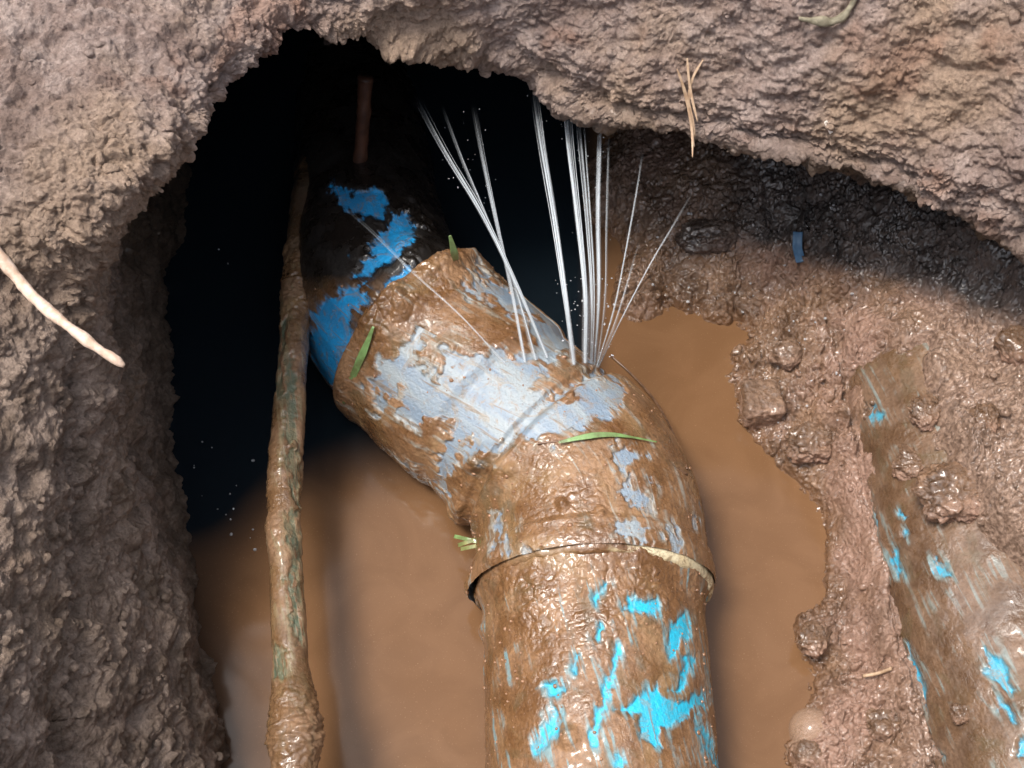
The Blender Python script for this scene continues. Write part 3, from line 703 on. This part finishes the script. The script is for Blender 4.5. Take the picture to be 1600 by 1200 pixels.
def path_on(pts, lift, names=('ground', 'bank', 'elbow', 'low', 'far', 'buried', 'water')):
    return np.array([surf(x, y, names)+np.array([0, 0, lift]) for x, y in pts])
def smooth(P, n=2):
    P = P.copy()
    for _ in range(n): P[1:-1] = (P[:-2]+2*P[1:-1]+P[2:])/4
    return P
ROOT = mat_plain('pale_root', (0.50, 0.35, 0.25), (0.66, 0.52, 0.42), 0.6, 160)
STRAW = mat_plain('dry_straw', (0.36, 0.23, 0.14), (0.50, 0.36, 0.24), 0.6, 200)
GREEN = mat_plain('green_leaf', (0.13, 0.17, 0.06), (0.20, 0.34, 0.12), 0.35, 110, coat=0.5)
TWIG = mat_plain('grey_twig', (0.13, 0.115, 0.075), (0.27, 0.24, 0.17), 0.7, 150)
OLIVE = mat_plain('olive_grass', (0.14, 0.16, 0.05), (0.26, 0.26, 0.10), 0.5, 150)
DARKCR = mat_plain('dark_crease', (0.09, 0.05, 0.03), (0.18, 0.10, 0.06), 0.4, 200, coat=0.4)
REDBR = mat_plain('reddish_stick', (0.05, 0.022, 0.013), (0.09, 0.04, 0.024), 0.5, 90)
BLUEP = mat_plain('dull_blue_plastic', (0.05, 0.12, 0.22), (0.08, 0.16, 0.26), 0.4, 150)
FOAM = mat_plain('pale_foam', (0.70, 0.62, 0.52), (0.85, 0.80, 0.74), 0.3, 600, coat=0.6)

# pale root poking out of the left wall
rp = path_on([(-60,330),(0,392),(30,440)], .004); z_ = rp[-1][2]
tip = np.array([at(62,474,z_+.004), at(95,502,z_+.004), at(128,527,z_+.002), at(160,549,z_-.001), at(194,572,z_-.006)])
rP = catmull(smooth(np.concatenate([rp, tip]), 1), 120)
rr_ = np.interp(np.linspace(0, 1, 120), [0, .5, .8, .97, 1], [.0026, .0025, .0028, .0022, .0009])
tag(tube('root', rP, rr_, ROOT, 18, dispf=lambda V: fbm(V, 120, 4, 601)*0.0012+fbm(V, 30, 2, 603)*.0006), 'pale bare root sticking out of the grey soil wall at the left', 'root')
# straw hanging over the lip
def blade(name, P, wd, mat, parent=None, bend=0.15, up=None):
    n = len(P); T = np.gradient(P, axis=0); T /= np.linalg.norm(T, axis=1, keepdims=True)
    vd = (CAM-P); vd /= np.linalg.norm(vd, axis=1, keepdims=True); ref = vd*0.7+np.array([0, 0, .5])
    R = np.cross(T, ref); R /= np.linalg.norm(R, axis=1, keepdims=True); Nn = np.cross(R, T)
    a_ = np.linspace(0, 2*math.pi, 10, endpoint=False); wv = np.asarray(wd)*np.ones(n)
    V = P[:, None]+R[:, None]*np.cos(a_)[None, :, None]*wv[:, None, None]+Nn[:, None]*(np.sin(a_)*0.22+np.cos(a_)**2*0.3)[None, :, None]*wv[:, None, None]
    V = np.concatenate([P[None, :1]*np.ones((1, 10, 1)), V, P[None, -1:]*np.ones((1, 10, 1))])
    return gridmesh(name, V, mat, parent, close_v=True)
hs = surf(1068, 160); zz = hs[2]
sr = empty('straw', hs); tag(sr, 'dry straw strands hanging over the edge of the undercut soil lip', 'straw')
for pts in ([(1092,100),(1072,128),(1066,150),(1078,180),(1088,205),(1082,246)], [(1060,112),(1072,150),(1080,190),(1086,214)], [(1064,120),(1068,160),(1078,196),(1085,230)], [(1076,90),(1074,130),(1082,165),(1090,190)]):
    PP = np.array([surf(x, y, ('ground',))+np.array([0, -.004, .006]) for x, y in pts]); PP[-1] = at(*pts[-1], PP[-2][2]-.008)
    b_ = blade('strand', catmull(smooth(PP, 3), 40), np.interp(np.linspace(0, 1, 40), [0, .1, .8, 1], [.0003, .0007, .0008, .0003]), STRAW); adopt(b_, sr)
# twig, chip, and bits along the top
PP = smooth(path_on([(1243,36),(1270,44),(1300,44),(1316,36),(1322,18),(1336,-6)], .005), 2)
tag(tube('twig', catmull(PP, 60), np.interp(np.linspace(0, 1, 60), [0, .3, .6, 1], [.001, .0030, .0022, .0016]), TWIG, 12, dispf=lambda V: fbm(V, 150, 3, 611)*.001), 'curved grey green twig lying on the pinkish soil at the top', 'twig')
PP = path_on([(1284,199),(1293,215)], .003); tag(blade('straw_chip', catmull(np.array([PP[0], PP.mean(0), PP[1]]), 12), .0012, FOAM), 'tiny pale chip stuck on the reddish soil face', 'chip')
PP = smooth(path_on([(1345,1062),(1362,1055),(1386,1044)], .004, ('bank', 'buried')), 1); tag(tube('twig', catmull(PP, 24), .0011, STRAW, 10), 'short pale twig on the muddy bank beside the buried pipe', 'twig')
# greenery and mud creases on the pipe
ld_ = path_on([(533,640),(543,606),(556,575),(572,548),(580,520)], .004, ('elbow', 'far')); tag(blade('leaf_scrap', catmull(smooth(ld_, 2), 40), np.interp(np.linspace(0, 1, 40), [0, .3, .7, 1], [.0008, .0022, .0026, .0008]), GREEN), 'green leaf scrap on the far mouth of the elbow, below the brown clod', 'leaf')
ld_ = path_on([(700,408),(717,408),(722,395)], .004, ('elbow',)); ld_ = np.array([ld_[1], ld_[1]+[-.001, -.001, .012], ld_[1]+[-.003, .001, .026]]); tag(blade('leaf_scrap', catmull(ld_, 24), np.interp(np.linspace(0, 1, 24), [0, .4, 1], [.002, .0026, .0010]), GREEN), 'small upright green leaf scrap on top of the elbow beside a mud lump', 'leaf')
ld_ = path_on([(876,690),(905,682),(935,676),(965,676),(985,680),(1030,690)], .003, ('elbow',)); tag(blade('leaf_scrap', catmull(smooth(ld_, 2), 60), np.interp(np.linspace(0, 1, 60), [0, .3, .55, .7, 1], [.0008, .0019, .0013, .0007, .0004]), GREEN), 'bright green grass blade lying across the elbow under the white patch', 'leaf')
gb = surf(735, 845, ('elbow', 'low', 'water')); gt = empty('grass_tuft', gb); tag(gt, 'small olive grass clippings stuck at the left side of the elbow near the water', 'grass')
for k_, (a0, a1) in enumerate([((680,838),(722,848)), ((686,852),(716,842)), ((690,858),(720,852))]):
    z0 = gb[2]+.004; a0 = (a0[0]+30, a0[1]); a1 = (a1[0]+30, a1[1]); PP = np.array([at(*a0, z0-.004), at((a0[0]+a1[0])/2, (a0[1]+a1[1])/2, z0), at(*a1, z0+.001)]); adopt(blade('clipping', catmull(PP, 16), .0013, OLIVE if k_ else GREEN), gt)
ld_ = path_on([(955,558),(985,583),(1015,612),(1043,648),(1062,690),(1078,730)], .0015, ('elbow',)); tag(tube('crease_thread', catmull(smooth(ld_, 2), 70), .0008, DARKCR, 8), 'thin dark stem added for the mud crease along the right shoulder of the elbow', 'thread')  # dark thread added to draw the crease; likewise the next
ld_ = path_on([(835,690),(880,678),(940,684),(1000,694),(1040,712),(1078,738)], .001, ('elbow',)); tag(tube('crease_thread', catmull(smooth(ld_, 2), 70), .0008, DARKCR, 8), 'thin dark stem added for the mud crease across the elbow under the green blade', 'thread')
PP = np.array([at(560,330,.03), at(563,250,.07), at(566,190,.10), at(571,120,.135)]); tag(tube('stick', catmull(PP, 60), .0050, REDBR, 16, dispf=lambda V: fbm(V, 90, 4, 621)*.0018), 'dim reddish brown stick standing in the dark hollow behind the blue pipe', 'stick')
PP = path_on([(1242,362),(1244,390),(1246,418)], .003, ('bank',)); tag(blade('plastic_strip', catmull(PP, 20), .0035, BLUEP), 'dull blue plastic strip stuck upright in dark wet mud under the lip', 'plastic')
# stones and clods
ST = [('stone', (1186,628), (.026,.028,.022), .9, 'square brick like stone at the water edge right of the elbow', .10, 0.05),
      ('stone', (1224,552), (.018,.017,.016), .2, 'round wet stone just above the square one', .2, 0.8),
      ('mud_clod', (1268,690), (.030,.022,.016), .1, 'lumpy mud clod on the shore below the square stone', .3, 0.2),
      ('mud_clod', (1590,540), (.020,.024,.016), .3, 'reddish clod at the right edge below the black soil', .2, 0.5),
      ('mud_clod', (1500,770), (.040,.032,.020), .1, 'biggest wet clod resting on the buried pipe', .28, 0.3),
      ('mud_clod', (1420,720), (.018,.018,.012), .1, 'wet clod just left of the biggest clod', .3, 0.9),
      ('mud_clod', (1445,640), (.018,.017,.012), .1, 'wet clod above the biggest clod, beside a blue scrape', .3, 0.4),
      ('mud_clod', (1545,650), (.018,.015,.010), .1, 'wet clod higher on the right bank under the reddish clod', .3, 1.4),
      ('mud_clod', (1275,1000), (.020,.016,.012), .1, 'small mud clod jutting into the channel beside the pale twig', .3, 1.0),
      ('mud_clod', (1380,1125), (.018,.016,.010), .1, 'mud clod between the foam bubble and the buried pipe', .3, 0.2),
      ('mud_clod', (1500,1110), (.012,.010,.008), .1, 'small shiny clod low on the buried pipe', .3, 0.2),
      ('mud_clod', (1262,1172), (.018,.015,.010), .1, 'wet clod right under the foam bubble', .25, 0.2),
      ('mud_clod', (1115,360), (.046,.026,.020), .0, 'glossy black mud lump in the shade under the soil lip', .3, 0.1),
      ('mud_clod', (524,76), (.022,.018,.020), .0, 'crumbling clod hanging from the top edge of the hollow', .3, 0.1)]
for k_, (nm, (x, y), sz, bx, lab, rg, rt_) in enumerate(ST):
    c_ = surf(x, y, ('ground', 'bank', 'buried', 'water') if nm != 'x' else ('bank',)); c_[2] -= sz[2]*0.12 if nm == 'mud_clod' and y > 100 else -.002
    o = rock(nm, c_, sz, SOIL if y < 100 else MUD, 10+k_, bx, rt_, 5, None, rg, lab, 'stone' if nm == 'stone' else 'clod')
    if 'black' in lab and 'glossy' in lab: o.data.attributes['black'].data.foreach_set('value', np.full(len(o.data.vertices), .85, np.float32))
    if nm == 'stone': o.data.attributes['dry'].data.foreach_set('value', np.full(len(o.data.vertices), .25, np.float32))
def merged_spheres(name, pts, rad, mat, sub=2, squash=0.7, nz=0.0, seed=0, at_=None):
    bm = bmesh.new(); bmesh.ops.create_icosphere(bm, subdivisions=sub, radius=1.0); v0 = np.array([v.co[:] for v in bm.verts]); f0 = np.array([[v.index for v in f.verts] for f in bm.faces]); bm.free()
    n = len(pts); rng = np.random.default_rng(seed); sc_ = rad[:, None]*rng.uniform(.7, 1.3, (n, 3))*np.array([1, 1, squash])
    Vv = v0[None]*sc_[:, None]+pts[:, None]
    if nz: Vv = Vv+(v0[None]*(vn(Vv, 1/0.0035, 701)*nz)[..., None]*rad[:, None, None])
    Ff = (f0[None]+np.arange(n)[:, None, None]*len(v0)).reshape(-1, 3)
    me = bpy.data.meshes.new(name); me.from_pydata(Vv.reshape(-1, 3).tolist(), [], Ff.tolist()); me.polygons.foreach_set('use_smooth', np.ones(len(me.polygons), bool))
    for k_ in ('dry', 'black', 'wet', 'grey'):
        a_ = me.attributes.new(k_, 'FLOAT', 'POINT')
        if at_ and k_ in at_: a_.data.foreach_set('value', np.repeat(at_[k_], len(v0)).astype(np.float32))
    return link(name, me, mat)
rng = np.random.default_rng(3); _last = [None]
def scatter(name, n, mask, rlo, rhi, pool, seed):
    v = POOL[pool]; q_ = pix(v); ok = np.where((q_[:, 0] > -60) & (q_[:, 0] < 1660) & (q_[:, 1] > -60) & (q_[:, 1] < 1260) & (v[:, 2] < .5) & mask(q_, v))[0]
    i = rng.choice(ok, n); _last[0] = i; return v[i], rlo+(rhi-rlo)*rng.random(n)**3
p1, r1 = scatter('a', 1500, lambda q_, v: (v[:, 2] > .002), .0006, .0035, 'bank', 1)
tag(merged_spheres('mud_crumbs', p1, r1, MUD, 2, .8, .9, 4, {'dry': dryb.reshape(-1)[_last[0]]*.8, 'black': blackb.reshape(-1)[_last[0]]}), kind='stuff')
p1, r1 = scatter('a', 1900, lambda q_, v: (v[:, 2] > .02), .0006, .0030, 'ground', 1)
tag(merged_spheres('soil_crumbs', p1, r1, SOIL, 2, .8, .9, 5, {'wet': wet.reshape(-1)[_last[0]], 'grey': grey.reshape(-1)[_last[0]], 'black': black.reshape(-1)[_last[0]]}), kind='stuff')
p1, r1 = scatter('a', 260, lambda q_, v: (v[:, 2] > ZA), .0004, .0016, 'elbow', 1); p2, r2 = scatter('a', 260, lambda q_, v: (v[:, 2] > ZA), .0004, .0013, 'low', 1); p3, r3 = scatter('a', 30, lambda q_, v: (v[:, 2] > ZA) & (q_[:, 1] > 440), .0006, .0016, 'far', 1)
tag(merged_spheres('mud_specks', np.concatenate([p1, p2, p3]), np.concatenate([r1, r2, r3]), MUDP, 1, .8, .3, 6), kind='stuff')
# foam bubble and froth
def dome(name, c_, r, mat, label, cat, group=None):
    bm = bmesh.new(); bmesh.ops.create_icosphere(bm, subdivisions=4, radius=r)
    me = bpy.data.meshes.new(name); bm.to_mesh(me); bm.free(); me.polygons.foreach_set('use_smooth', np.ones(len(me.polygons), bool)); o = link(name, me, mat); o.location = tuple(c_); tag(o, label, cat, group); return o
t = NT('bubble_film'); t.b.inputs['Base Color'].default_value = (0.50, 0.34, 0.24, 1); t.b.inputs['Roughness'].default_value = .05; t.b.inputs['Alpha'].default_value = .45; BUB = t.m
for (x, y, r, lab) in [(1268,1142,.0145,'large brownish bubble floating at the bottom right shore'), (1243,1172,.006,'small bubble left below the large one'), (1296,1165,.0045,'tiny bubble right below the large one')]:
    dome('bubble', at(x, y, .0), r, BUB, lab, 'bubble', 'bubbles at the shore')
dp = []; dr_ = []
for n, (x0, x1, y0, y1, zlo, zhi), rr2 in [(16, (300,425,660,860,.0,.001), (.0004,.0014)), (60, (1000,1330,300,540,-1,-1), (.0004,.0013)), (25, (1180,1330,480,720,-1,-1), (.0005,.0012)), (2, (340,400,330,420,.0,.001), (.0004,.0007)), (50, (860,960,430,560,.08,.12), (.0003,.0008))]:
    for _ in range(n):
        x, y = rng.uniform(x0, x1), rng.uniform(y0, y1)
        dp.append(surf(x, y, ('bank',), 4)+[0, 0, .0003] if zlo < 0 else at(x, y, rng.uniform(zlo, zhi))); dr_.append(rr2[0]+(rr2[1]-rr2[0])*rng.random()**2)
tag(merged_spheres('splash_droplets', np.array(dp), np.array(dr_), DROP, 2, .9, 0, 8), kind='stuff')

# ------------------------------------------------------------------ the jets
def jet(pts, w_, op, label, strands=4, spread=.0009, seed=0):
    """pts: start px,py on the elbow then (px,py,z) way points; strands are thin ropes of water side by side"""
    s0 = surf(*pts[0], ('elbow',), 8)+np.array([0, 0, .001]); W_ = np.array([s0]+[at(*p) for p in pts[1:]]); n = 90
    C_ = catmull(W_, n); rg = np.random.default_rng(seed); tt_ = np.linspace(0, 1, n); out = []; fd = []; uvs = []
    T = np.gradient(C_, axis=0); T /= np.linalg.norm(T, axis=1, keepdims=True); A_ = np.cross(T, [0, .3, 1.0]); A_ /= np.linalg.norm(A_, axis=1, keepdims=True); Bn = np.cross(A_, T)
    m = 8; an_ = np.linspace(0, 2*math.pi, m, endpoint=False); faces = []; base = 0
    for k_ in range(strands):
        o1, o2 = rg.normal(0, 1, 2); g = (0.25+1.9*tt_)*spread
        ph = rg.uniform(0, 6, 4)
        P_ = C_+A_*((o1*g+.25*spread*np.sin(tt_*6+ph[0]))[:, None])+Bn*((o2*g+.2*spread*np.sin(tt_*5+ph[1]))[:, None])
        kd = 3.0 if k_ == 1 else (1.7 if k_ == 2 else .72); rd_ = kd*w_*(0.6+0.6*rg.random())*(1.0-.45*tt_)*(1+.12*np.sin(tt_*17+ph[2]))
        Vt, _ = sweep_fixed(P_, rd_, an_)
        en = tt_*(0.75+.3*rg.random()) if k_ else tt_
        out.append(Vt.reshape(-1, 3)); fd.append(np.repeat((.28 if k_ == 1 else .42 if k_ == 2 else .70)*op*np.clip(1.25-0.85*en**1.2, 0, 1)*sstep(1.0, .55+.25*rg.random(), tt_), m)); uvs.append(np.stack([np.repeat(tt_*len(C_)*.02+k_, m), np.tile(an_*.3, n)+k_*3.1, np.zeros(n*m)], -1))
        A2, B2_ = np.meshgrid(np.arange(n-1), np.arange(m), indexing='ij'); Bq = (B2_+1) % m
        faces.append(np.stack([A2*m+B2_, A2*m+Bq, (A2+1)*m+Bq, (A2+1)*m+B2_], -1).reshape(-1, 4)+base); base += n*m
    me = bpy.data.meshes.new('water_jet'); me.from_pydata(np.concatenate(out).tolist(), [], np.concatenate(faces).tolist()); me.polygons.foreach_set('use_smooth', np.ones(len(me.polygons), bool))
    me.attributes.new('fade', 'FLOAT', 'POINT').data.foreach_set('value', np.concatenate(fd).astype(np.float32))
    me.attributes.new('uvw', 'FLOAT_VECTOR', 'POINT').data.foreach_set('vector', np.concatenate(uvs).astype(np.float32).reshape(-1))
    tag(link('water_jet', me, JET), label, 'water jet', 'jets of water spraying from the burst elbow')
JT = [
 ([(862,552),(805,440,.135),(752,330,.16),(695,235,.175),(648,148,.19)], .0008, .75, 'thickest of the left leaning water jets, reaching farthest left', 5, .0007),
 ([(845,556),(798,425,.135),(755,320,.16),(722,240,.175),(692,158,.19)], .0006, .55, 'faint water jet between the two other left leaning jets', 3, .0006),
 ([(828,560),(795,430,.135),(772,330,.16),(755,250,.175),(738,160,.19)], .0006, .65, 'left leaning water jet nearest to the upright ones', 4, .0008),
 ([(903,562),(886,480,.125),(868,350,.15),(850,240,.165),(832,110,.17)], .0009, .95, 'thick white water jet, leftmost of the upright ones', 7, .0011),
 ([(922,560),(914,460,.125),(903,350,.15),(890,240,.165),(880,120,.17)], .0009, .90, 'thick white water jet just right of the leftmost upright one', 6, .0009),
 ([(930,560),(926,460,.125),(920,350,.15),(912,250,.165),(904,150,.17)], .0006, .75, 'narrow water jet in the middle of the upright ones', 4, .0008),
 ([(936,562),(936,460,.125),(935,350,.15),(937,250,.165),(940,150,.17)], .0007, .80, 'bright vertical water jet, rightmost of the white ones', 4, .0007),
 ([(940,564),(946,460,.125),(948,350,.15),(951,250,.165),(955,170,.165)], .0004, .40, 'faint hairline vertical water jet right of the white ones', 2, .0004),
 ([(940,566),(960,480,.12),(978,390,.14),(994,300,.155),(1006,220,.165)], .0004, .60, 'thin water jet leaning right towards the lip', 3, .0004),
 ([(942,566),(962,500,.115),(982,435,.13),(1000,370,.14)], .0004, .45, 'shortest thin water jet leaning right', 2, .0004),
 ([(943,568),(980,480,.12),(1020,405,.135),(1056,345,.145),(1088,290,.155)], .0004, .62, 'thin water jet leaning farthest right', 3, .0004),
 ([(792,562),(722,495,.125),(640,420,.135),(580,360,.14),(525,312,.145)], .0004, .50, 'thin low water jet shooting left over the elbow', 2, .0005),
]
mp = []
for p_, w_, *_r in JT:
    W_ = catmull(np.array([surf(*p_[0], ('elbow',), 8)]+[at(*q_) for q_ in p_[1:]]), 60)
    for _ in range(14 if w_ > .0005 else 6):
        i_ = int(60*rng.random()**1.3*.999) if rng.random() < .5 else rng.integers(25, 60)
        mp.append(W_[i_]+rng.normal(0, 1, 3)*(.0008+.0045*i_/60))
mp = np.array(mp); tag(merged_spheres('fine_spray', mp, rng.uniform(.00012, .00042, len(mp)), DROP, 1, 1.3, 0, 9), kind='stuff')
for k_, (p_, w_, op, lab, sn, sp_) in enumerate(JT): jet(p_, w_, op, lab, sn+(1 if w_ > .0005 else 1), sp_*.9, 40+k_)
